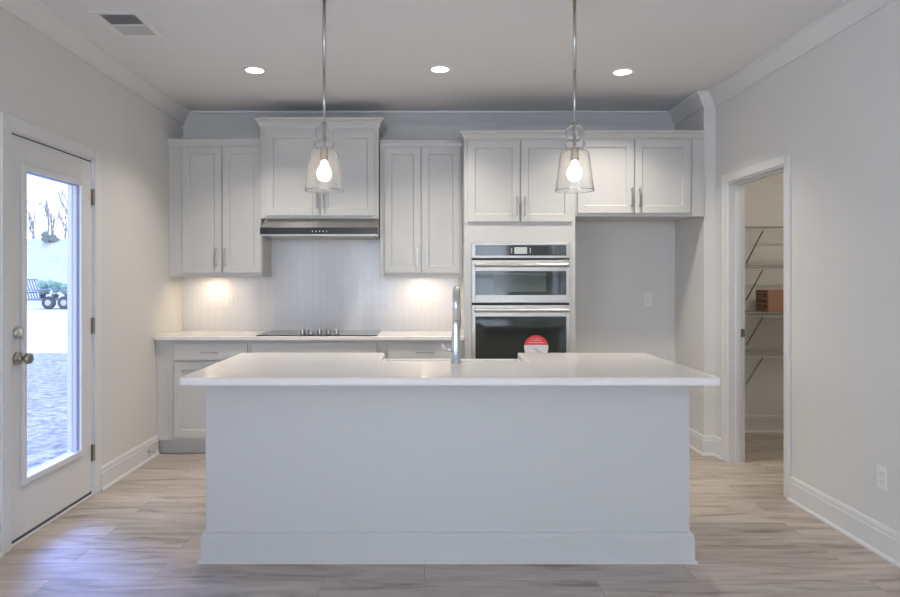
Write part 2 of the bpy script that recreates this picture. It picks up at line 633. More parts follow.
struct(b.build('wall_front', M['wall']), 'greige wall with two windows on the side of the camera', 'wall')
b = MB()
b.box(XR + 0.12, XP + 0.1, YP, YP + 0.12, 0, ZC)
b.box(XP, XP + 0.1, 3.4, YP, 0, ZC)
b.box(XR + 0.12, XP + 0.1, 3.3, 3.4, 0, ZC)
struct(b.build('wall_pantry', M['wall']), 'pale pantry walls seen through the doorway', 'wall')
# added living-room windows behind the camera, unseen, to let daylight in
for i, (x0, x1) in enumerate(((-1.95, -0.15), (0.30, 2.10))):
    f = MB()
    y0, y1 = YF - 0.10, YF - 0.02
    f.box(x0, x0 + 0.06, y0, y1, 0.55, 2.35).box(x1 - 0.06, x1, y0, y1, 0.55, 2.35)
    f.box(x0, x1, y0, y1, 0.55, 0.61).box(x0, x1, y0, y1, 2.29, 2.35).box(x0, x1, y0 + 0.01, y1 - 0.01, 1.42, 1.48)
    f.box((x0 + x1) / 2 - 0.03, (x0 + x1) / 2 + 0.03, y0 + 0.01, y1 - 0.01, 0.6, 2.3)
    wd = struct(f.build('window_%d' % (i + 1), M['trim']))
    MB().box(x0 + 0.05, x1 - 0.05, YF - 0.065, YF - 0.06, 0.6, 2.3).build('pane', M['pane'], wd)
f = MB()
f.box(XL - 0.12, XL - 0.03, WY0, WY0 + 0.06, 0.55, 2.35).box(XL - 0.12, XL - 0.03, WY1 - 0.06, WY1, 0.55, 2.35)
f.box(XL - 0.12, XL - 0.03, WY0, WY1, 0.55, 0.61).box(XL - 0.12, XL - 0.03, WY0, WY1, 2.29, 2.35)
f.box(XL - 0.11, XL - 0.04, -0.33, -0.27, 0.6, 2.3).box(XL - 0.11, XL - 0.04, WY0, WY1, 1.42, 1.48)
wd = struct(f.build('window_3', M['trim']))  # added side window, unseen, a source for the light from the left
MB().box(XL - 0.078, XL - 0.073, WY0 + 0.05, WY1 - 0.05, 0.6, 2.3).build('pane', M['pane'], wd)
f = MB()
f.box(XR + 0.02, XR + 0.10, RY0, RY0 + 0.06, 0.2, 2.2).box(XR + 0.02, XR + 0.10, RY1 - 0.06, RY1, 0.2, 2.2)
f.box(XR + 0.02, XR + 0.10, RY0, RY1, 0.2, 0.26).box(XR + 0.02, XR + 0.10, RY0, RY1, 2.14, 2.2).box(XR + 0.03, XR + 0.09, -1.23, -1.17, 0.25, 2.15)
wd = struct(f.build('window_4', M['trim']))  # added unseen window, there for its blue reflection in the oven glass
MB().box(XR + 0.058, XR + 0.063, RY0 + 0.05, RY1 - 0.05, 0.25, 2.15).build('pane', M['pane'], wd)
# crown moulding round the room (room interior is to the left of travel: counter-clockwise)
CP = [(0, ZC - 0.100), (0.012, ZC - 0.100), (0.017, ZC - 0.088), (0.024, ZC - 0.080), (0.068, ZC - 0.026), (0.076, ZC - 0.018), (0.088, ZC - 0.014), (0.090, ZC), (0, ZC)]
crown = MB().sweep([(XR, YF), (XR, YS), (XA, YS), (XA, YB), (XL, YB), (XL, YF)], CP)
struct(crown.build('trim_1', M['trim']), 'white crown moulding under the ceiling', 'moulding')
# baseboards
BP = [(0, 0), (0.026, 0), (0.025, 0.010), (0.015, 0.020), (0.015, 0.112), (0.012, 0.118), (0.012, 0.134), (0.007, 0.148), (0, 0.150)]
struct(MB().sweep([(XR, YF), (XR, P0 - 0.062)], BP).build('baseboard_right', M['trim']), 'white baseboard along the right wall', 'baseboard')
struct(MB().sweep([(XR, P1 + 0.062), (XR, YS), (XA, YS), (XA, YB), (1.17, YB)], BP).build('baseboard_alcove', M['trim']), 'white baseboard round the fridge alcove', 'baseboard')
struct(MB().sweep([(XL, 5.225), (XL, D1 + 0.075)], BP).build('baseboard_left', M['trim']), 'white baseboard between glazed door and base cabinet', 'baseboard')
struct(MB().sweep([(XL, D0 - 0.075), (XL, YF)], BP).build('baseboard_left_near', M['trim']), 'white baseboard on the near side of the glazed door', 'baseboard')
struct(MB().sweep([(XP, YP), (XR + 0.12, YP)], BP).build('baseboard_pantry', M['trim']), 'white baseboard in the pantry', 'baseboard')

# ---- exterior glazed door
door = struct(bpy.data.objects.new('door_1', None), 'white full glass exterior door in the left wall', 'door')
COL.objects.link(door)
door.location = (XL, D0, 0)
a0, a1 = D0 + 0.014, D1 - 0.014        # slab edges
g0, g1, gz0, gz1 = 3.50, 4.065, 0.315, 1.915
b = MB()
xs0, xs1 = XL - 0.047, XL - 0.003
b.box(xs0, xs1, a0, g0, 0.030, 2.077).box(xs0, xs1, g1, a1, 0.030, 2.077)
b.box(xs0, xs1, g0, g1, 0.030, gz0).box(xs0, xs1, g0, g1, gz1, 2.077)
b.build('door_slab', M['trim'], door, bevel=0.002)
b = MB()                                  # raised lite frame on the room side
for y0, y1, z0, z1 in ((g0 - 0.03, g0 + 0.004, gz0 - 0.03, gz1 + 0.03), (g1 - 0.004, g1 + 0.03, gz0 - 0.03, gz1 + 0.03),
                       (g0 + 0.004, g1 - 0.004, gz0 - 0.03, gz0 + 0.004), (g0 + 0.004, g1 - 0.004, gz1 - 0.004, gz1 + 0.03)):
    b.box(XL - 0.004, XL + 0.011, y0, y1, z0, z1)
    b.box(xs0 - 0.012, xs0 + 0.001, y0, y1, z0, z1)
b.build('glass_stop', M['trim'], door, bevel=0.003)
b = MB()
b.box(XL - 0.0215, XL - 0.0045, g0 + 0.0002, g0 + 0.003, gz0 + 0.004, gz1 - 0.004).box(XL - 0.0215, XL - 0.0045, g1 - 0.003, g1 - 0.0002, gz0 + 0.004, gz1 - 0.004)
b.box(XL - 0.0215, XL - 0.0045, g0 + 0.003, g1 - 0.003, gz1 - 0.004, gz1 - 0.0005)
b.build('glazing_bead', M['bead'], door)  # strips that paint shade onto the reveal around the glass
MB().box(XL - 0.028, XL - 0.022, g0, g1, gz0, gz1).build('glass', M['pane'], door)
# jamb, casing, sill
b = MB()
b.box(XL - 0.151, XL + 0.002, D0, D0 + 0.010, 0.0, DZ).box(XL - 0.151, XL + 0.002, D1 - 0.010, D1, 0.0, DZ)
b.box(XL - 0.151, XL + 0.002, D0 + 0.010, D1 - 0.010, DZ - 0.010, DZ)
b.build('jamb', M['vinyl'], door)
b = MB()
b.box(XL - 0.088, XL - 0.0505, D0 + 0.0105, D0 + 0.026, 0.015, DZ - 0.011).box(XL - 0.088, XL - 0.0505, D1 - 0.026, D1 - 0.0105, 0.015, DZ - 0.011)
b.build('jamb_stop', M['weather'], door)
b = MB()
t = XL + 0.017
b.box(XL, t, D0 - 0.07, D0 + 0.004, 0, DZ + 0.07).box(XL, t, D1 - 0.004, D1 + 0.07, 0, DZ + 0.07)
b.box(XL, t, D0 + 0.004, D1 - 0.004, DZ - 0.004, DZ + 0.07)
b.build('casing', M['trim'], door, bevel=0.004)
b = MB()
b.box(XL - 0.151, XL - 0.159, D1 - 0.01, D1 + 0.06, -0.1, DZ + 0.06).box(XL - 0.151, XL - 0.159, D0 - 0.06, D0 + 0.01, -0.1, DZ + 0.06)
b.box(XL - 0.151, XL - 0.159, D0 + 0.01, D1 - 0.01, DZ - 0.01, DZ + 0.06)
b.build('brick_mould', M['vinyl'], door, bevel=0.004)
MB().box(XL - 0.20, XL + 0.004, D0 + 0.01, D1 - 0.01, 0.001, 0.014).build('threshold', M['trim'], door, bevel=0.003)
MB().box(XL - 0.040, XL - 0.004, a0, a1, 0.0145, 0.0295).build('door_sweep', M['weather'], door)
MB().box(XL - 0.046, XL - 0.007, a0, a1, 2.0775, 2.0845).build('weatherstrip', M['weather'], door)
for z in (0.27, 1.06, 1.86):
    b = MB()
    b.tube([(XL + 0.008, a1 + 0.004, z - 0.05), (XL + 0.008, a1 + 0.004, z + 0.05)], 0.0075, 10)
    b.box(XL - 0.002, XL + 0.003, a1 - 0.014, a1 + 0.002, z - 0.05, z + 0.05)
    b.build('hinge', M['dark_nickel'], door)
kz = 0.945
ky = 3.437
b = MB()
b.lathe(ky, kz, [(0.034, XL - 0.003), (0.034, XL + 0.004), (0.028, XL + 0.010), (0.012, XL + 0.013), (0.011, XL + 0.036), (0.020, XL + 0.040), (0.029, XL + 0.050), (0.030, XL + 0.060), (0.024, XL + 0.070), (0.010, XL + 0.074)], 28, 'x')
b.build('door_knob', M['dark_nickel'], door, smooth=True)
b = MB()
b.lathe(ky, 1.075, [(0.033, XL - 0.003), (0.033, XL + 0.006), (0.028, XL + 0.014), (0.012, XL + 0.016)], 28, 'x')
b.box(XL + 0.014, XL + 0.030, ky - 0.004, ky + 0.004, 1.058, 1.092)
b.build('deadbolt', M['nickel'], door)

# ---- pantry doorway
dw = struct(bpy.data.objects.new('door_2', None), 'white cased pantry doorway in the right wall', 'doorway')
COL.objects.link(dw)
dw.location = (XR, P0, 0)
b = MB()
b.box(XR - 0.002, XR + 0.122, P1 - 0.018, P1, 0, PZ).box(XR - 0.002, XR + 0.122, P0, P0 + 0.018, 0, PZ)
b.box(XR - 0.002, XR + 0.122, P0 + 0.018, P1 - 0.018, PZ - 0.018, PZ)
b.build('jamb', M['trim'], dw, bevel=0.002)
b = MB()
b.box(XR + 0.050, XR + 0.085, P1 - 0.030, P1 - 0.018, 0, PZ - 0.018).box(XR + 0.050, XR + 0.085, P0 + 0.018, P0 + 0.030, 0, PZ - 0.018)
b.box(XR + 0.050, XR + 0.085, P0 + 0.030, P1 - 0.030, PZ - 0.030, PZ - 0.018)
b.build('door_stop_strip', M['trim'], dw, bevel=0.002)
def casing_profile(mb, y_in, y_out):
    s = 1 if y_out > y_in else -1
    mb.prism([(XR, y_in), (XR - 0.012, y_in), (XR - 0.014, y_in + s * 0.012), (XR - 0.014, y_in + s * 0.035), (XR - 0.019, y_in + s * 0.048), (XR - 0.019, y_out), (XR, y_out)], 'z', 0, PZ + 0.055)
b = MB()
casing_profile(b, P1 - 0.006, P1 + 0.06)
casing_profile(b, P0 + 0.006, P0 - 0.06)
b.box(XR - 0.016, XR, P0 + 0.006, P1 - 0.006, PZ - 0.006, PZ + 0.055)
b.build('casing', M['trim'], dw, bevel=0.002)
b = MB()
b.box(XR + 0.090, XR + 0.119, P1 - 0.0205, P1 - 0.0181, 0.925, 0.985)
b.build('strike_plate', M['dark_nickel'], dw)

# ---- backsplash
bs = MB()
bs.box(XL, 0.3045, YB - 0.010, YB, 0.914, 1.845)
struct(bs.build('trim_2', M['tile']), 'glossy white upright tile backsplash behind the cooktop', 'backsplash')
YT = YB - 0.010

# ------------------------------------------------------------------ cabinet kit
def bar_pull(parent, x, y, z, length, vertical=True, r=0.0055):
    b = MB()
    h = length / 2
    if vertical:
        b.box(x - r, x + r, y - 0.034, y - 0.024, z - h, z + h)
        for s in (-1, 1): b.box(x - r * .8, x + r * .8, y - 0.025, y + 0.001, z + s * (h - 0.016) - 0.006, z + s * (h - 0.016) + 0.006)
    else:
        b.box(x - h, x + h, y - 0.034, y - 0.024, z - r, z + r)
        for s in (-1, 1): b.box(x + s * (h - 0.016) - 0.006, x + s * (h - 0.016) + 0.006, y - 0.025, y + 0.001, z - r * .8, z + r * .8)
    return b.build('handle', M['pull'], parent, bevel=0.0015)

def shaker(parent, x0, x1, z0, z1, y, name='door', rail=0.056, th=0.019):
    """five-piece front: frame standing proud of a recessed panel; y is the carcass front"""
    b = MB()
    f = y - th
    b.box(x0, x0 + rail, f, y - 0.001, z0, z1).box(x1 - rail, x1, f, y - 0.001, z0, z1)
    b.box(x0 + rail, x1 - rail, f, y - 0.001, z0, z0 + rail).box(x0 + rail, x1 - rail, f, y - 0.001, z1 - rail, z1)
    # sloped inner edge down to the panel
    c = 0.006
    X0, X1, Z0, Z1 = x0 + rail, x1 - rail, z0 + rail, z1 - rail
    pv = [b.bm.verts.new(p) for p in ((X0, f + 0.0005, Z0), (X1, f + 0.0005, Z0), (X1, f + 0.0005, Z1), (X0, f + 0.0005, Z1))]
    qv = [b.bm.verts.new(p) for p in ((X0 + c, f + 0.010, Z0 + c), (X1 - c, f + 0.010, Z0 + c), (X1 - c, f + 0.010, Z1 - c), (X0 + c, f + 0.010, Z1 - c))]
    for i in range(4):
        b.bm.faces.new([pv[i], pv[(i + 1) % 4], qv[(i + 1) % 4], qv[i]])
    b.box(x0 + rail - 0.004, x1 - rail + 0.004, f + 0.010, y - 0.002, z0 + rail - 0.004, z1 - rail + 0.004)
    return b.build(name, M['cabinet'], parent, bevel=0.0012)

def slab_front(parent, x0, x1, z0, z1, y, name='drawer', th=0.019):
    return MB().box(x0, x1, y - th, y - 0.001, z0, z1).build(name, M['cabinet'], parent, bevel=0.003)

def top_crown(parent, x0, x1, yf, yb, z0, z1, proj, left=True, right=True):
    prof = [(0, z0), (0.006, z0), (0.008, z0 + 0.2 * (z1 - z0)), (proj * 0.45, z0 + 0.55 * (z1 - z0)), (proj * 0.85, z0 + 0.78 * (z1 - z0)), (proj, z0 + 0.8 * (z1 - z0)), (proj, z1), (0, z1)]
    path = []
    if left: path.append((x0, yb))
    path += [(x0, yf), (x1, yf)]
    if right: path.append((x1, yb))
    path = path[::-1]           # outward is to the left of travel
    return MB().sweep(path, prof).build('crown_moulding', M['cabinet'], parent)

def wall_cabinet(label, x0, x1, yf, z0, z1, doors, dz0, dz1, handle_x, handle_z, crown_args, name='upper_cabinet', lip=0.028, hlen=0.15):
    t = thing(name, ((x0 + x1) / 2, YT, z0), label, 'cabinet')
    b = MB()
    b.box(x0, x1, yf + 0.019, YT - 0.0005, z0 + lip, z1)                 # box with recessed bottom
    b.box(x0, x1, yf, yf + 0.019, z0, z1)                     # face frame
    b.box(x0, x0 + 0.016, yf + 0.019, YT - 0.0005, z0, z0 + lip)
    b.box(x1 - 0.016, x1, yf + 0.019, YT - 0.0005, z0, z0 + lip)
    b.build('carcass', M['cabinet'], t, bevel=0.0012)
    for (dx0, dx1), hx in zip(doors, handle_x):
        d = shaker(t, dx0, dx1, dz0, dz1, yf)
        bar_pull(d, hx, yf - 0.019, handle_z, hlen)
    top_crown(t, x0, x1, yf, YT - 0.001, *crown_args)
    return t

YU = 5.465         # face frame of the shallow wall cabinets (doors stand 19 mm proud)
def ux(px, y): return (px - 424.5) * y / 676
def uz(py, y): return H + (280.7 - py) * y / 676
yd = YU - 0.019
# left, middle, hood wall cabinets
wall_cabinet('tall two door white wall cabinet in the corner by the left wall',
             XL + 0.001, -1.3105, YU, uz(276.6, YU), uz(145.5, YU), ((ux(182.5, yd), ux(221.4, yd)), (ux(222.6, yd), ux(261, yd))),
             uz(272.8, yd), uz(146.5, yd), (ux(216.4, yd), ux(225.4, yd)), uz(257.5, yd), (uz(146.5, YU), uz(139, YU), 0.022, False, False), hlen=0.155)
wall_cabinet('tall two door white wall cabinet between the range hood and the ovens',
             -0.3595, 0.3035, YU, uz(277.5, YU), uz(146, YU), ((ux(384.5, yd), ux(420.6, yd)), (ux(421.8, yd), ux(460, yd))),
             uz(273, yd), uz(147, yd), (ux(417, yd), ux(426.5, yd)), uz(258.5, yd), (uz(147, YU), uz(140.5, YU), 0.022, False, False), hlen=0.15)
YH = 5.40
yd = YH - 0.019
wall_cabinet('white wall cabinet above the range hood, with the highest crown',
             -1.3095, ux(378.6, YH), YH, uz(218.5, YH), uz(127, YH), ((ux(266, yd), ux(319.6, yd)), (ux(320.6, yd), ux(374.5, yd))),
             uz(215.5, yd), uz(131, yd), (ux(316.8, yd), ux(323.4, yd)), uz(201, yd), (uz(128, YH), uz(118.5, YH), 0.042, True, True), hlen=0.13)

# fridge cabinet and oven tower
YO = 5.20
yd = YO - 0.019
ft = thing('fridge_cabinet', (1.65, YB, 1.84), 'wide white cabinet above the empty fridge alcove', 'cabinet')
fx0, fx1 = 1.1605, XA - 0.002
fz0, fz1 = uz(216.5, YO), uz(138, YO)
b = MB()
b.box(fx0, fx1, YO + 0.019, YB - 0.001, fz0 + 0.015, fz1)
b.box(fx0, fx1, YO, YO + 0.019, fz0, fz1)
b.build('carcass', M['cabinet'], ft, bevel=0.0012)
MB().box(ux(692, YO), fx1, YO - 0.010, YO - 0.0005, fz0, fz1 - 0.008).build('filler_strip', M['cabinet'], ft, bevel=0.0012)
for x0, x1, hx in ((577.8, 634, 631.4), (635.2, 690.5, 639.2)):
    d = shaker(ft, ux(x0, yd), ux(x1, yd), uz(213, yd), uz(139.5, yd), YO)
    bar_pull(d, ux(hx, yd), yd, uz(197.5, yd), 0.15)
top_crown(ft, fx0, fx1, YO, YB - 0.001, uz(138.5, YO), uz(131.3, YO), 0.038, False, False)

tx0, tx1 = ux(464.2, YO), 1.1595
ot = thing('oven_cabinet', ((tx0 + tx1) / 2, YB, 0), 'tall white oven cabinet framing the double oven', 'cabinet')
ox0, ox1 = ux(474, YO), ux(567, YO)      # hole for the ovens
oz1 = 1.615
oz0 = 0.52
b = MB()
b.box(tx0, ox0, YO, YB - 0.001, 0.10, uz(138, YO)).box(ox1, tx1, YO, YB - 0.001, 0.10, uz(138, YO))
b.box(ox0, ox1, YO, YB - 0.001, oz1, uz(138, YO)).box(ox0, ox1, YO, YB - 0.001, 0.10, oz0)
b.box(ox0, ox1, YB - 0.02, YB - 0.001, oz0, oz1)
b.box(tx0, tx1, YO + 0.06, YB - 0.001, 0.0, 0.10)
b.build('carcass', M['cabinet'], ot, bevel=0.0012)
for x0, x1, hx in ((467.6, 519.8, 516.8), (520.8, 572.5, 524.7)):
    d = shaker(ot, ux(x0, yd), ux(x1, yd), uz(221.5, yd), uz(140.5, yd), YO)
    bar_pull(d, ux(hx, yd), yd, uz(206.5, yd), 0.15)
d = shaker(ot, tx0 + 0.03, tx1 - 0.03, 0.13, 0.49, YO, 'drawer')
bar_pull(d, (tx0 + tx1) / 2, yd, 0.41, 0.15, False)
# crown with a return on its left end
prof_z0, prof_z1 = uz(138.5, YO), uz(131.3, YO)
top_crown(ot, tx0, tx1, YO, YU - 0.026, prof_z0, prof_z1, 0.038, True, False)

# ---- double wall oven
yo = YO - 0.022           # front skin of the oven
wo = thing('double_oven', ((ox0 + ox1) / 2, YO, oz0), 'stainless steel microwave and oven combination built into white cabinet', 'oven')
OX0, OX1 = ux(471.8, yo), ux(569.6, yo)
def oz(py): return uz(py, yo)
b = MB()
b.box(ox0 + 0.002, ox1 - 0.002, YO + 0.0005, YO + 0.5, oz0 + 0.002, oz1 - 0.002)
b.box(OX0, OX1, yo + 0.010, YO - 0.0005, 0.50, oz(243.2))
b.build('housing', M['slot'], wo)
cp = MB().box(OX0, OX1, yo - 0.002, yo + 0.0095, oz(258.0), oz(243)).build('control_panel', M['steel'], wo, bevel=0.002)
MB().box(ux(475.3, yo), ux(566.3, yo), yo - 0.0035, yo - 0.002, oz(255.6), oz(245.0)).build('panel_glass', M['black_glass'], cp)
MB().box(ux(514.3, yo), ux(527, yo), yo - 0.0045, yo - 0.0035, oz(253.8), oz(247.2)).build('display', M['display'], cp)
for px in (511.5, 530.2):
    for py in (248.5, 250.5, 252.5):
        MB().box(ux(px - 0.6, yo), ux(px + 0.6, yo), yo - 0.0045, yo - 0.0035, oz(py + 0.45), oz(py - 0.45)).build('touch_key', M['icon'], cp)
def oven_door(zt, zb, gzt, gzb, hz, name, inner):
    d = MB()
    gx0, gx1 = ux(475.4, yo), ux(566, yo)
    d.box(OX0, gx0, yo - 0.012, yo + 0.0095, zb, zt).box(gx1, OX1, yo - 0.012, yo + 0.0095, zb, zt)
    d.box(gx0, gx1, yo - 0.012, yo + 0.0095, gzt, zt).box(gx0, gx1, yo - 0.012, yo + 0.0095, zb, gzb)
    d = d.build(name, M['steel'], wo, bevel=0.002)
    g = MB().box(gx0, gx1, yo - 0.010, yo + 0.006, gzb, gzt).build('window', M['oven_glass'], d)
    if inner:
        MB().box(ux(493, yo), ux(546, yo), yo - 0.0108, yo - 0.010, gzb + 0.025, gzt - 0.012).build('inner_window', M['oven_mesh'], g)
    h = MB()
    hx0, hx1 = OX0 + 0.018, OX1 - 0.018
    h.tube([(hx0, yo - 0.055, hz), (hx1, yo - 0.055, hz)], 0.0145, 16)
    for x in (hx0 + 0.035, hx1 - 0.035):
        h.box(x - 0.012, x + 0.012, yo - 0.050, yo - 0.0115, hz - 0.010, hz + 0.010)
    h.build('handle', M['steel'], d, bevel=0.003)
    return d
oven_door(oz(260.3), oz(302.6), oz(271.2), oz(295), oz(265.2), 'microwave_door', True)
od = oven_door(oz(305.2), 0.52, oz(316.5), 0.60, oz(310.2), 'oven_door', False)
# round sticker on the lower door glass: red upper half with lines of print, white lower half
sx, sz, sr = ux(536, yo), oz(347.2), 12.1 * yo / 676
def disc_part(z_lo, z_hi, y0, y1):
    pts = []
    n = 48
    for k in range(n):
        a = 2 * math.pi * k / n
        x, z = sr * math.cos(a), sr * math.sin(a)
        pts.append((sx + x, sz + min(max(z, z_lo), z_hi)))
    out = []
    for p in pts:
        if not out or (abs(p[0] - out[-1][0]) + abs(p[1] - out[-1][1])) > 1e-5: out.append(p)
    # cut line corners
    return MB().prism([(q[0], q[1]) for q in out], 'y', y0, y1)
zc = 0.018
def half_disc(upper, y0, y1):
    ang = math.asin(zc / sr)
    n = 40
    if upper: aa = [ang + (math.pi - 2 * ang) * k / n for k in range(n + 1)]
    else: aa = [math.pi - ang + (math.pi + 2 * ang) * k / n for k in range(n + 1)]
    return MB().prism([(sx + sr * math.cos(a), sz + sr * math.sin(a)) for a in aa], 'y', y0, y1)
st = half_disc(False, yo - 0.0112, yo - 0.0101).build('sticker', M['paper'], od)
st['label'] = 'round red and white sticker'
half_disc(True, yo - 0.0112, yo - 0.0101).build('red_half', M['red'], st)
b = MB()
for zz, hw, hh in ((0.066, 0.034, 0.0035), (0.052, 0.048, 0.0035), (0.036, 0.060, 0.005)):
    xx = -hw
    while xx < hw:
        wseg = random.uniform(0.008, 0.02)
        b.box(sx + xx, sx + min(xx + wseg, hw), yo - 0.0116, yo - 0.0112, sz + zz - hh / 2, sz + zz + hh / 2)
        xx += wseg + 0.005
b.build('printed_lines', M['paper'], st)
MB().prism([(sx - 0.03, sz - 0.005), (sx + 0.02, sz - 0.045), (sx + 0.055, sz - 0.045), (sx + 0.0, sz - 0.005)], 'y', yo - 0.0116, yo - 0.0112).build('grey_mark', M['grille'], st)

# ---- base cabinets along the back wall
YBC = 5.21
yd = YBC - 0.019
zt = 0.883
def base_cabinet(label, x0, x1, name='base_cabinet'):
    t = thing(name, ((x0 + x1) / 2, YB, 0), label, 'cabinet')
    b = MB()
    b.box(x0, x1, YBC, YT - 0.001, 0.107, zt)
    b.box(x0, x1, YBC + 0.055, YT - 0.001, 0.0, 0.107)
    b.build('carcass', M['cabinet'], t, bevel=0.0012)
    return t
t = base_cabinet('white base cabinet in the left corner, one drawer over one door', XL + 0.001, -1.3705)
dr = slab_front(t, ux(174, yd), ux(247, yd), uz(360.2, yd), uz(343.5, yd), YBC)
bar_pull(dr, ux(210, yd), yd, uz(352.3, yd), 0.14, False)
d = shaker(t, ux(174, yd), ux(247, yd), uz(437.5, yd), uz(362.5, yd), YBC)
bar_pull(d, ux(242, yd), yd, uz(375, yd), 0.14)
t = base_cabinet('white base cabinet under the black cooktop', -1.3695, -0.3305)
dr = slab_front(t, ux(251.5, yd), ux(376.5, yd), uz(354, yd), uz(343.2, yd), YBC, 'false_front')
for x0, x1, hx in ((251.5, 313.4, 309), (314.6, 376.5, 319)):
    d = shaker(t, ux(x0, yd), ux(x1, yd), uz(437.5, yd), uz(356, yd), YBC)
    bar_pull(d, ux(hx, yd), yd, uz(370, yd), 0.14)
t = base_cabinet('white drawer base cabinet between cooktop and ovens', -0.3295, tx0 - 0.001)
for zz1, zz0 in ((343.5, 360.5), (362.5, 398), (400, 437.5)):
    dr = slab_front(t, ux(388, yd), ux(459, yd), uz(zz0, yd), uz(zz1, yd), YBC)
    bar_pull(dr, ux(425, yd), yd, uz((zz0 + zz1) / 2, yd), 0.14, False)
tag(MB().prism([(XL + 0.0005, YT - 0.0003), (XL + 0.0005, 5.165), (tx0 - 0.0005, 5.165), (tx0 - 0.0005, YT - 0.0003)], 'z', zt + 0.0005, 0.914).build('countertop', M['quartz'], bevel=0.005, seg=3),
    'white quartz countertop along the back wall under the backsplash', 'countertop')

# ---- cooktop
cx0, cx1 = -1.295, -0.365
ct = thing('cooktop', ((cx0 + cx1) / 2, 5.46, 0.9145), 'flat black glass cooktop with five knobs on the back counter', 'cooktop')
MB().box(cx0, cx1, 5.195, 5.715, 0.9145, 0.9215).build('glass_top', M['black_glass'], ct, bevel=0.002)
for x, y, r_ in ((-1.08, 5.34, 0.085), (-1.08, 5.58, 0.105), (-0.58, 5.34, 0.105), (-0.58, 5.58, 0.085), (-0.83, 5.60, 0.07)):
    for rr in (r_, r_ * 0.62):
        MB().lathe(x, y, [(rr - 0.002, 0.9216), (rr - 0.002, 0.9219), (rr, 0.9219), (rr, 0.9216), (rr - 0.002, 0.9216)], 40, cap0=False, cap1=False).build('burner_ring', M['grille'], ct)
for px in (303.2, 311.5, 320, 328.8, 337):
    x = ux(px, 5.32)
    b = MB()
    b.lathe(x, 5.30, [(0.024, 0.9216), (0.024, 0.927), (0.020, 0.930), (0.018, 0.955), (0.015, 0.959)], 20)
    b.box(x - 0.003, x + 0.003, 5.280, 5.320, 0.950, 0.964)
    b.build('knob', M['pull'], ct, bevel=0.001)

# ---- range hood
hx0, hx1 = ux(260.5, 5.25), -0.3605
hd = thing('range_hood', ((hx0 + hx1) / 2, YT, 1.69), 'slim stainless range hood with black front strip under white cabinet', 'range hood')
zb_, zm_, zt_ = 1.690, 1.752, uz(218.6, YH) - 0.0015
b = MB()
b.prism([(YT - 0.002, zb_), (5.245, zb_), (5.245, zm_), (YH - 0.004, zt_), (YT - 0.002, zt_)], 'x', hx0 + 0.004, hx1 - 0.004)
b.build('body', M['hood_steel'], hd, bevel=0.002)
st_ = MB().box(hx0, hx1, 5.232, 5.2445, zb_ + 0.010, zm_).build('front_strip', M['hood_glass'], hd, bevel=0.001)
for k, px in enumerate((312.5, 316, 319.5, 323, 326.5)):
    MB().box(ux(px - .5, 5.23), ux(px + .5, 5.23), 5.2312, 5.232, 1.722 - 0.004, 1.722 + 0.004).build('touch_key', M['grille'], st_)
MB().box(hx0, hx1, 5.234, 5.2445, zb_ - 0.001, zb_ + 0.0095).build('lower_edge', M['steel'], hd)
b = MB()
for k in range(2):
    xa = hx0 + 0.05 + k * 0.43
    b.box(xa, xa + 0.39, 5.30, 5.70, zb_ - 0.004, zb_ - 0.0005)
b.build('grease_filter', M['grille'], hd)

# ------------------------------------------------------------------ island
IX0, IX1, IY0, IY1 = -1.045, 1.265, 3.225, 3.955
CX0, CX1, CY0, CY1 = -1.084, 1.308, 2.965, 4.005
SX0, SX1, SY0 = -0.236, 0.550, 3.588
SI = SX0 - 0.0
il = thing('kitchen_island', ((IX0 + IX1) / 2, (IY0 + IY1) / 2, 0), 'long white island with plain front panel and base moulding', 'kitchen island')
MB().box(IX0, IX1, IY0, IY0 + 0.10, 0, 0.876).build('front_panel', M['cabinet'], il, bevel=0.003)
MB().box(IX0, IX0 + 0.10, IY0 + 0.101, IY1, 0, 0.876).build('side_panel', M['cabinet'], il, bevel=0.003)
MB().box(IX1 - 0.10, IX1, IY0 + 0.101, IY1, 0, 0.876).build('side_panel', M['cabinet'], il, bevel=0.003)
b = MB()
b.box(IX0 + 0.101, SX0 - 0.02, IY0 + 0.101, IY1, 0.10, 0.876).box(SX1 + 0.02, IX1 - 0.101, IY0 + 0.101, IY1, 0.10, 0.876)
b.box(SX0 - 0.02, SX1 + 0.02, IY0 + 0.101, IY1, 0.10, 0.62)
b.box(IX0 + 0.101, IX1 - 0.101, IY0 + 0.101, IY1 - 0.06, 0, 0.10)
b.build('carcass', M['cabinet'], il)
# doors of the working side
def back_front(x0, x1, z0, z1):
    b = MB()
    r_ = 0.056
    y = IY1 + 0.0005
    b.box(x0, x0 + r_, y, y + 0.019, z0, z1).box(x1 - r_, x1, y, y + 0.019, z0, z1)
    b.box(x0 + r_, x1 - r_, y, y + 0.019, z0, z0 + r_).box(x0 + r_, x1 - r_, y, y + 0.019, z1 - r_, z1)
    b.box(x0 + r_, x1 - r_, y, y + 0.010, z0 + r_, z1 - r_)
    b.build('door', M['cabinet'], il, bevel=0.0012)
for x0, x1, z1 in ((-0.93, -0.60, 0.86), (-0.59, -0.27, 0.86), (-0.23, 0.155, 0.61), (0.16, 0.545, 0.61), (0.58, 0.86, 0.86), (0.87, 1.15, 0.86)):
    back_front(x0, x1, 0.13, z1)
TP = [(0, 0.0), (0.030, 0.0), (0.029, 0.008), (0.018, 0.018), (0.018, 0.118), (0.013, 0.123), (0.013, 0.136), (0.006, 0.142), (0, 0.143)]
MB().sweep([(IX1, IY1), (IX1, IY0), (IX0, IY0), (IX0, IY1)], TP).build('base_moulding', M['cabinet'], il)

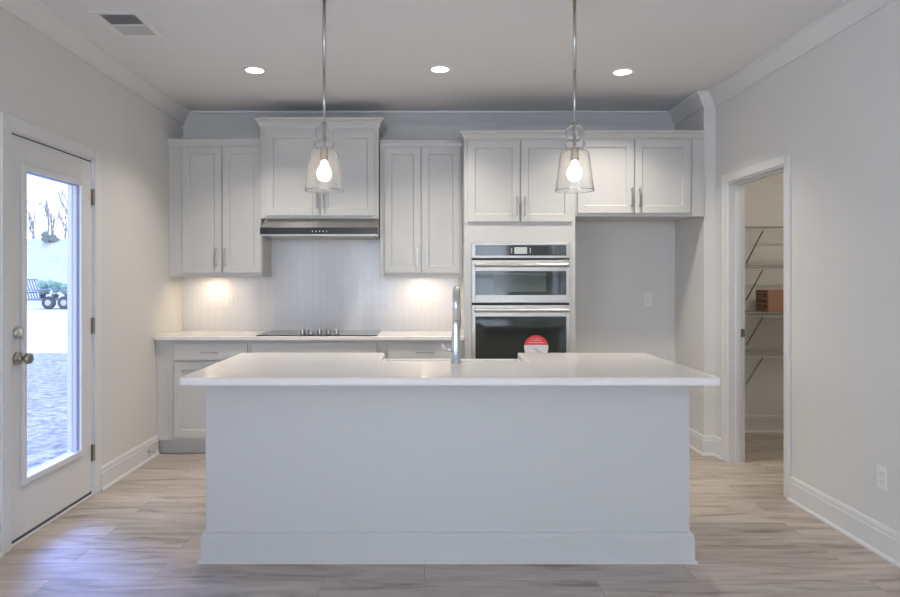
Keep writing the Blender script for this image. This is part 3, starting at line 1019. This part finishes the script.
# island worktop with the notch for the apron sink
def rc(cx, cy, r_, a0_, n=6):
    return [(cx + r_ * math.cos(R(a0_ + 90 * k / n)), cy + r_ * math.sin(R(a0_ + 90 * k / n))) for k in range(n + 1)]
r_ = 0.022
out = rc(CX0 + r_, CY0 + r_, r_, 180) + rc(CX1 - r_, CY0 + r_, r_, 270) + rc(CX1 - r_, CY1 - r_, r_, 0)
out += [(SX1, CY1), (SX1, SY0), (SX0, SY0), (SX0, CY1)] + rc(CX0 + r_, CY1 - r_, r_, 90)
tag(MB().prism(out, 'z', 0.8765, 0.914).build('countertop', M['quartz'], bevel=0.010, seg=4),
    'white quartz worktop overhanging the island, notched for the sink', 'countertop')
# apron sink
sk = thing('apron_sink', ((SX0 + SX1) / 2, 3.80, 0.63), 'white apron front sink set into the back edge of the island', 'sink')
b = MB()
x0, x1, y0, y1, z0, z1 = SX0 - 0.012, SX1 + 0.012, SY0 - 0.012, 4.025, 0.63, 0.8755
w_ = 0.024
b.box(x0, x1, y0, y1, z0, z0 + 0.02)
b.box(x0, x0 + w_, y0, y1, z0 + 0.02, z1).box(x1 - w_, x1, y0, y1, z0 + 0.02, z1)
b.box(x0 + w_, x1 - w_, y0, y0 + w_, z0 + 0.02, z1).box(x0 + w_, x1 - w_, y1 - w_, y1, z0 + 0.02, z1)
b.build('basin', M['ceramic'], sk, bevel=0.004)
MB().lathe((x0 + x1) / 2, 3.80, [(0.045, z0 + 0.0205), (0.045, z0 + 0.023), (0.030, z0 + 0.022)], 28).build('drain', M['nickel'], sk)

# ---- faucet, seen from behind
fx, fy, fz = 0.1635, 3.52, 0.9145
fa = thing('kitchen_faucet', (fx, fy, fz), 'tall chrome pull-down faucet standing behind the island sink', 'faucet')
b = MB()
b.lathe(fx, fy, [(0.029, fz), (0.029, fz + 0.006), (0.025, fz + 0.010), (0.0235, fz + 0.10), (0.021, fz + 0.16), (0.0190, fz + 0.20), (0.0172, fz + 0.22)], 28)
b.build('body', M['chrome'], fa, smooth=True)
dirx, diry = 0.10, 0.995
pts = []
top = fz + 0.30
rad = 0.085
pts.append((fx, fy, fz + 0.20))
for k in range(0, 13):
    a = math.pi * k / 12
    s_ = rad * (1 - math.cos(a))
    pts.append((fx + dirx * s_, fy + diry * s_, top + rad * math.sin(a)))
e = pts[-1]
pts.append((e[0], e[1], e[2] - 0.04))
MB().tube(pts, 0.0168, 14).build('spout', M['chrome'], fa, smooth=True)
MB().tube([(e[0], e[1], e[2] - 0.0405), (e[0], e[1], e[2] - 0.06), (e[0], e[1], e[2] - 0.13), (e[0], e[1], e[2] - 0.14)], [0.0165, 0.019, 0.021, 0.017], 16).build('spray_head', M['chrome'], fa, smooth=False)
b = MB()
b.tube([(fx - 0.018, fy, fz + 0.070), (fx - 0.046, fy, fz + 0.070)], 0.0155, 16)
b.tube([(fx - 0.046, fy, fz + 0.070), (fx - 0.060, fy + 0.004, fz + 0.071), (fx - 0.066, fy + 0.02, fz + 0.078), (fx - 0.068, fy + 0.08, fz + 0.090)], [0.013, 0.012, 0.009, 0.006], 12)
b.build('lever', M['chrome'], fa, smooth=True)

# ------------------------------------------------------------------ pendants
def pendant(x, y, label):
    t = thing('pendant_light', (x, y, ZC), label, 'pendant light', 'glass pendants over the island')
    zr = 1.785                                   # rim height
    c = MB().lathe(x, y, [(0.062, ZC - 0.0005), (0.062, ZC - 0.016), (0.052, ZC - 0.024), (0.012, ZC - 0.028)], 32).build('canopy', M['nickel'], t, smooth=False)
    MB().tube([(x, y, ZC - 0.026), (x, y, zr + 0.60)], 0.0085, 12).build('stem', M['nickel'], t, smooth=True)
    MB().tube([(x, y, zr + 0.60), (x, y, zr + 0.33)], 0.0065, 12).build('stem', M['nickel'], t, smooth=True)
    # socket with a cap at the glass neck
    b = MB().lathe(x, y, [(0.007, zr + 0.342), (0.012, zr + 0.338), (0.014, zr + 0.327), (0.008, zr + 0.320), (0.008, zr + 0.215), (0.019, zr + 0.212), (0.021, zr + 0.150), (0.016, zr + 0.146)], 20)
    b.build('socket', M['dark_nickel'], t, smooth=False)
    # seeded glass: ball, collar and tapering bell
    prof = [(0.016, 0.338), (0.030, 0.332), (0.042, 0.318), (0.047, 0.300), (0.043, 0.282), (0.031, 0.268), (0.030, 0.264),
            (0.045, 0.256), (0.053, 0.243), (0.051, 0.229), (0.041, 0.219), (0.045, 0.214), (0.064, 0.206), (0.074, 0.192), (0.077, 0.175),
            (0.083, 0.130), (0.090, 0.075), (0.096, 0.030), (0.100, 0.004), (0.102, 0.0)]
    prof = [(r0 * 0.955, h0 * 0.965) for r0, h0 in prof]
    fine = []
    for (r0, h0), (r1, h1) in zip(prof, prof[1:]):
        fine += [(r0, h0), ((r0 + r1) / 2, (h0 + h1) / 2)]
    fine.append(prof[-1])
    inner = [(max(r0 - 0.0045, 0.010), h0 + (0.001 if h0 < 0.01 else 0)) for r0, h0 in fine[::-1]]
    full = [(r0, zr + h0) for r0, h0 in fine] + [(r0, zr + h0) for r0, h0 in inner]
    g = MB().lathe(x, y, full, 48, cap0=False, cap1=False).build('glass_shade', M['shade'], t, smooth=True)
    bl = MB().lathe(x, y, [(0.013, zr + 0.145), (0.016, zr + 0.130), (0.029, zr + 0.112), (0.035, zr + 0.092), (0.033, zr + 0.070), (0.021, zr + 0.053), (0.004, zr + 0.048)], 24).build('bulb', M['bulb'], t, smooth=True)
    return t
PY = 3.35
pendant(ux(324.2, PY), PY, 'left glass pendant, hanging in front of the range hood cabinet')
pendant(ux(574.6, PY), PY, 'right glass pendant, hanging before the oven and fridge cabinets')

# ------------------------------------------------------------------ ceiling fixtures
def downlight(x, y, label=None):
    t = thing('recessed_light', (x, y, ZC), label or 'recessed downlight in the living area ceiling, out of view', 'ceiling light', 'recessed downlights in the ceiling')
    MB().lathe(x, y, [(0.088, ZC - 0.0005), (0.088, ZC - 0.004), (0.080, ZC - 0.008), (0.060, ZC - 0.006), (0.060, ZC - 0.0005)], 36, cap0=False, cap1=False).build('trim_ring', M['plastic'], t, smooth=False)
    MB().lathe(x, y, [(0.0595, ZC - 0.0005), (0.0595, ZC - 0.004)], 36).build('lens', M['lamp_on'], t)
    area_light('downlight_lamp', (0, 0, -0.012), (0, 0, 0), 0.13, 0.13, E_DOWN, LAMP, t, 'DISK', 114)
    return t
downlight(-1.155, 4.60, 'recessed downlight nearest the ceiling vent, left of the pendants')
downlight(0.106, 4.58, 'recessed downlight in the middle, between the two pendants')
downlight(1.36, 4.64, 'recessed downlight nearest the pantry, right of the pendants')
for x, y in ((-1.0, -0.8), (1.1, -0.8), (-1.0, -3.6), (1.1, -3.6)):  # added downlights behind the camera, none in view
    downlight(x, y)

# vent
vx, vy = -1.655, 3.785
vt = thing('ceiling_vent', (vx, vy, ZC), 'rectangular white ceiling vent with grey louvres near the left wall', 'vent')
b = MB()
vw, vd = 0.140, 0.190
b.box(vx - vw, vx + vw, vy - vd, vy - vd + 0.035, ZC - 0.007, ZC - 0.0005).box(vx - vw, vx + vw, vy + vd - 0.035, vy + vd, ZC - 0.007, ZC - 0.0005)
b.box(vx - vw, vx - vw + 0.046, vy - vd + 0.035, vy + vd - 0.035, ZC - 0.007, ZC - 0.0005).box(vx + vw - 0.046, vx + vw, vy - vd + 0.035, vy + vd - 0.035, ZC - 0.007, ZC - 0.0005)
b.box(vx - vw + 0.046, vx + vw - 0.046, vy - 0.006, vy + 0.006, ZC - 0.006, ZC - 0.0005)
b.build('frame', M['plastic'], vt, bevel=0.002)
MB().box(vx - vw + 0.044, vx + vw - 0.044, vy - vd + 0.033, vy + vd - 0.033, ZC - 0.0012, ZC - 0.0006).build('duct_opening', M['duct'], vt)
for y0, y1, tilt in ((vy - vd + 0.038, vy - 0.008, 1), (vy + 0.008, vy + vd - 0.038, -1)):
    b = MB()
    n = 9
    for k in range(n):
        yc = y0 + (y1 - y0) * (k + 0.5) / n
        d_ = 0.0058 * tilt
        b.prism([(yc - d_, ZC - 0.0058), (yc - d_ + 0.001, ZC - 0.0058), (yc + d_ + 0.001, ZC - 0.0014), (yc + d_, ZC - 0.0014)], 'x', vx - vw + 0.046, vx + vw - 0.046)
    b.build('louvres', M['grille'], vt)

# under-cabinet lights
for x, lab in ((ux(211, 5.62), 'small round light under the left corner wall cabinet'), (ux(424, 5.62), 'small round light under the wall cabinet beside the ovens')):
    z = uz(277, YU) + 0.027
    t = thing('puck_light', (x, 5.63, z), lab, 'light', 'lights under the wall cabinets')
    MB().lathe(x, 5.63, [(0.035, z), (0.035, z - 0.008), (0.030, z - 0.010)], 28).build('housing', M['plastic'], t)
    MB().lathe(x, 5.63, [(0.028, z - 0.0102), (0.027, z - 0.012)], 28).build('lens', M['puck_on'], t)
    area_light('puck_lamp', (0, 0, -0.015), (0, 0, 0), 0.05, 0.05, E_PUCK, WARM, t, 'DISK', 170)

# ------------------------------------------------------------------ outlets
def outlet(loc, facing, label, group='white wall outlets'):
    """facing '-y' on a back wall, '-x' on the right wall"""
    x, y, z = loc
    t = thing('electrical_outlet', loc, label, 'outlet', group)
    def bx(mb, u0, u1, d0, d1, z0, z1):
        if facing == '-y': mb.box(x + u0, x + u1, y - d1, y - d0, z + z0, z + z1)
        else: mb.box(x - d1, x - d0, y + u0, y + u1, z + z0, z + z1)
        return mb
    bx(MB(), -0.035, 0.035, 0.0005, 0.006, -0.057, 0.057).build('cover_plate', M['plastic'], t, bevel=0.002)
    for s in (-1, 1):
        r = bx(MB(), -0.017, 0.017, 0.0062, 0.0085, s * 0.020 - 0.0145, s * 0.020 + 0.0145).build('receptacle', M['plastic'], t, bevel=0.002)
        m_ = MB()
        bx(m_, -0.008, -0.006, 0.0086, 0.0089, s * 0.020 - 0.004, s * 0.020 + 0.006)
        bx(m_, 0.006, 0.008, 0.0086, 0.0089, s * 0.020 - 0.003, s * 0.020 + 0.005)
        bx(m_, -0.002, 0.002, 0.0086, 0.0089, s * 0.020 - 0.011, s * 0.020 - 0.007)
        m_.build('slots', M['slot'], r)
    return t
outlet((ux(229.5, YT), YT, uz(300.5, YT)), '-y', 'white outlet on the tile left of the cooktop')
outlet((ux(421, YT), YT, uz(302.5, YT)), '-y', 'white outlet on the tile right of the cooktop')
outlet((ux(648, YB), YB, uz(299.5, YB)), '-y', 'white outlet on the back of the empty fridge alcove')
oy = 676 * XR / (882.8 - 424.5)
outlet((XR, oy, uz(477.5, oy)), '-x', 'white outlet low on the right wall')

# ---- doorstop by the left baseboard
ds = thing('door_stop', (XL + 0.02, 5.03, 0.07), 'small spring door stop on the left baseboard', 'door stop')
MB().lathe(5.03, 0.07, [(0.013, XL + 0.0155), (0.013, XL + 0.020), (0.006, XL + 0.022), (0.005, XL + 0.075)], 14, 'x').build('spring', M['nickel'], ds)
MB().lathe(5.03, 0.07, [(0.009, XL + 0.0752), (0.009, XL + 0.088), (0.006, XL + 0.091)], 14, 'x').build('rubber_tip', M['plastic'], ds)

# ------------------------------------------------------------------ pantry
yw0 = YP - 0.305
SXA, SXB = XR + 0.125, XP - 0.005
def wire_shelf(z, label):
    t = thing('wire_shelf', ((SXA + SXB) / 2, YP, z), label, 'shelf', 'white wire shelves in the pantry')
    b = MB()
    n = int((SXB - SXA) / 0.026)
    for k in range(n + 1):
        x = SXA + (SXB - SXA) * k / n
        b.box(x - 0.0014, x + 0.0014, yw0, YP - 0.004, z - 0.0028, z)
        b.box(x - 0.0014, x + 0.0014, yw0 - 0.0028, yw0, z - 0.034, z)
    for y in (yw0 + 0.15, YP - 0.008):
        b.box(SXA, SXB, y - 0.003, y + 0.003, z - 0.009, z - 0.003)
    b.build('wire_deck', M['wire'], t)
    MB().tube([(SXA, yw0 - 0.002, z - 0.002), (SXB, yw0 - 0.002, z - 0.002)], 0.0055, 8).build('front_rod', M['wire_dark'], t)
    MB().tube([(SXA, yw0 - 0.002, z - 0.034), (SXB, yw0 - 0.002, z - 0.034)], 0.0040, 8).build('front_rod', M['wire'], t)
    for x in (2.846, 3.55):
        MB().tube([(x, yw0 + 0.004, z - 0.030), (x, YP - 0.012, z - 0.29), (x, YP - 0.003, z - 0.30)], 0.0065, 8).build('brace', M['wire_dark'], t)
    return t
wire_shelf(1.795, 'topmost white wire shelf in the pantry')
wire_shelf(1.47, 'white wire shelf second from top in the pantry')
wire_shelf(1.072, 'white wire shelf in the pantry carrying the brown carton')
wire_shelf(0.73, 'lowest white wire shelf in the pantry')
bx0, bx1, by0, by1, bz0, bz1 = 2.893, 3.20, 5.690, 5.905, 1.0735, 1.262
bt = thing('carton', ((bx0 + bx1) / 2, (by0 + by1) / 2, bz0), 'brown cardboard carton with dark printed end on pantry shelf', 'box')
MB().box(bx0, bx1, by0, by1, bz0, bz1).build('box_body', M['carton'], bt, bevel=0.003)
b = MB()
for y0, y1, z0, z1 in ((0.015, 0.200, 0.168, 0.180), (0.020, 0.095, 0.122, 0.160), (0.108, 0.198, 0.140, 0.158), (0.108, 0.180, 0.118, 0.130),
                       (0.020, 0.198, 0.078, 0.106), (0.020, 0.080, 0.030, 0.064), (0.094, 0.198, 0.046, 0.060), (0.094, 0.170, 0.024, 0.036)):
    b.box(bx0 - 0.0008, bx0 - 0.0001, by0 + y0, by0 + y1, bz0 + z0, bz0 + z1)
b.build('print_block', M['carton_print'], bt)
pl = thing('pantry_light', (3.2, 4.7, ZC), 'round flush light on the pantry ceiling', 'ceiling light')  # fixture out of view, added to light the pantry
MB().lathe(3.2, 4.7, [(0.12, ZC - 0.0005), (0.12, ZC - 0.02), (0.10, ZC - 0.04)], 32).build('diffuser', M['lamp_on'], pl)
area_light('pantry_lamp', (0, 0, -0.045), (0, 0, 0), 0.2, 0.2, E_PANTRY, (1.0, 0.93, 0.78), pl, 'DISK', 175)

# ------------------------------------------------------------------ outside the door
GZ = -0.12
struct(MB().box(-30, XL - 0.22, -6, 13.6, GZ - 0.2, GZ).build('ground', M['dirt']), 'bare straw strewn dirt outside the door', 'ground')
struct(MB().box(-80, XL - 0.22, 13.6, 38, GZ - 0.2, GZ + 0.004).build('ground_far', M['road']), 'bright pale gravel beyond the dirt', 'ground')
# hill rising behind
b = MB()
nx, ny = 24, 10
grid = []
for j in range(ny + 1):
    row = []
    for i in range(nx + 1):
        x = -90 + 110 * i / nx
        y = 38 + 45 * j / ny
        z = GZ + 4.9 * (1 - math.cos(min((y - 38) / 16, 1) * math.pi)) / 2 + random.uniform(0, 0.12) * (j > 0)
        row.append(b.bm.verts.new((x, y, z)))
    grid.append(row)
for j in range(ny):
    for i in range(nx):
        b.bm.faces.new([grid[j][i], grid[j][i + 1], grid[j + 1][i + 1], grid[j + 1][i]])
low = [[b.bm.verts.new((v.co.x, v.co.y, GZ - 0.6)) for v in (row[0], row[-1])] for row in (grid[0], grid[-1])]
b.bm.faces.new([low[0][0], low[0][1], low[1][1], low[1][0]])
struct(b.build('hill', M['hill'], smooth=True), 'pale grassy rise behind the trailer', 'hill')

def branch(mb, p, d, length, r, depth):
    q = p + d * length
    mb.tube([p, (p + q) / 2 + Vector((random.uniform(-.05, .05), random.uniform(-.05, .05), 0)) * length, q], [r, r * 0.85, r * 0.65], 5, caps=False)
    if depth == 0: return
    for k in range(3 if depth > 1 else 4):
        nd = (d + Vector((random.uniform(-.6, .6), random.uniform(-.6, .6), random.uniform(0.0, .5)))).normalized()
        branch(mb, p + (q - p) * random.uniform(0.55, 1.0), nd, length * random.uniform(0.55, 0.8), r * 0.55, depth - 1)
protos = []
for k in range(3):
    t = thing('bare_tree', (0, 0, 0), 'pale leafless tree on the rise outside the glazed door', 'tree', 'bare trees on the rise')
    b = MB()
    branch(b, Vector((0, 0, 0)), Vector((0, 0, 1)), 1.9, 0.10, 4)
    b.build('branches', M['bark'], t)
    protos.append(t)
spots = []
for k in range(10):
    yy = 57 + 2.6 * k
    tt = (0.528, 0.582, 0.553)[k % 3] + random.uniform(-0.006, 0.006)
    spots.append((-tt * yy, yy))
for k, (x, y) in enumerate(spots):
    t = protos[k] if k < 3 else copy_tree(protos[k % 3])
    t.location = (x, y, 4.72)
    t.rotation_euler = (0, 0, random.uniform(0, 6.28))
    s_ = random.uniform(0.75, 1.15)
    t.scale = (s_, s_, s_ * 0.95)
b0 = None
for k in range(4):
    yy = 50.8
    tt = 0.505 + 0.048 * k
    if b0 is None:
        b = MB()
        for q in range(9):
            b.blob((random.uniform(-.7, .7), random.uniform(-.5, .5), random.uniform(0.3, 1.1)), random.uniform(0.3, 0.5), 2, 0.25, 0.9)
        b0 = b.build('evergreen_shrub', M['evergreen'])
        sh = b0
    else:
        sh = b0.copy(); COL.objects.link(sh)
    sh.location = (-tt * yy, yy, 4.12)
    sh.scale = (0.62, 0.6, 0.6)
    sh.rotation_euler = (0, 0, k * 1.3)
    tag(sh, 'grey green shrub at the foot of the bare trees outside', 'shrub', 'shrubs on the rise')

# utility trailer with a load of shrubs
TX0, TX1, TY0, TY1, TZ = -20.45, -16.2, 34.6, 36.2, 0.42
tl = thing('utility_trailer', ((TX0 + TX1) / 2, (TY0 + TY1) / 2, GZ), 'grey open utility trailer parked on the pale gravel', 'trailer')
MB().box(TX0, TX1, TY0, TY1, TZ - 0.10, TZ).build('deck', M['trailer'], tl, bevel=0.01)
b = MB()
for y in (TY0 + 0.03, TY1 - 0.03):
    b.tube([(TX0, y, TZ + 0.45), (TX1, y, TZ + 0.45)], 0.03, 8)
    n = 6
    for k in range(n + 1):
        x = TX0 + 0.03 + (TX1 - TX0 - 0.06) * k / n
        b.tube([(x, y, TZ), (x, y, TZ + 0.45)], 0.025, 8)
b.build('side_rails', M['trailer'], tl)
b = MB()
for k in range(7):
    y = TY0 + 0.05 + (TY1 - TY0 - 0.1) * k / 6
    b.tube([(TX0 + 0.05, y, TZ), (TX0 - 0.28, y, TZ + 1.0)], 0.03, 8)
for f_ in (0.3, 0.98):
    b.tube([(TX0 + 0.05 - 0.33 * f_, TY0 + 0.05, TZ + f_), (TX0 + 0.05 - 0.33 * f_, TY1 - 0.05, TZ + f_)], 0.03, 8)
b.build('ramp_gate', M['trailer'], tl)
for x in (-19.15, -18.35):
    for y in (TY0 - 0.24, TY1 + 0.02):
        wh = MB().lathe(x, GZ + 0.338, [(0.16, y), (0.31, y), (0.33, y + 0.04), (0.33, y + 0.18), (0.31, y + 0.22), (0.16, y + 0.22)], 24, 'y').build('wheel', M['tyre'], tl)
        MB().lathe(x, GZ + 0.338, [(0.155, y - 0.004), (0.12, y - 0.012)], 20, 'y').build('wheel_hub', M['grille'], wh)
for k in range(6):
    x = TX0 + 0.45 + k * 0.66
    t = thing('nursery_shrub', (x, 35.4, TZ), 'leafy green shrub loaded on the trailer', 'shrub', 'shrubs loaded on the trailer')
    MB().lathe(x, 35.4, [(0.14, TZ + 0.001), (0.17, TZ + 0.22)], 14).build('pot', M['tyre'], t)
    b = MB()
    for q in range(7):
        b.blob((x + random.uniform(-.1, .1), 35.4 + random.uniform(-.4, .4), TZ + random.uniform(0.36, 0.85)), random.uniform(0.16, 0.23), 2, 0.3)
    b.build('foliage', M['load_green'], t)
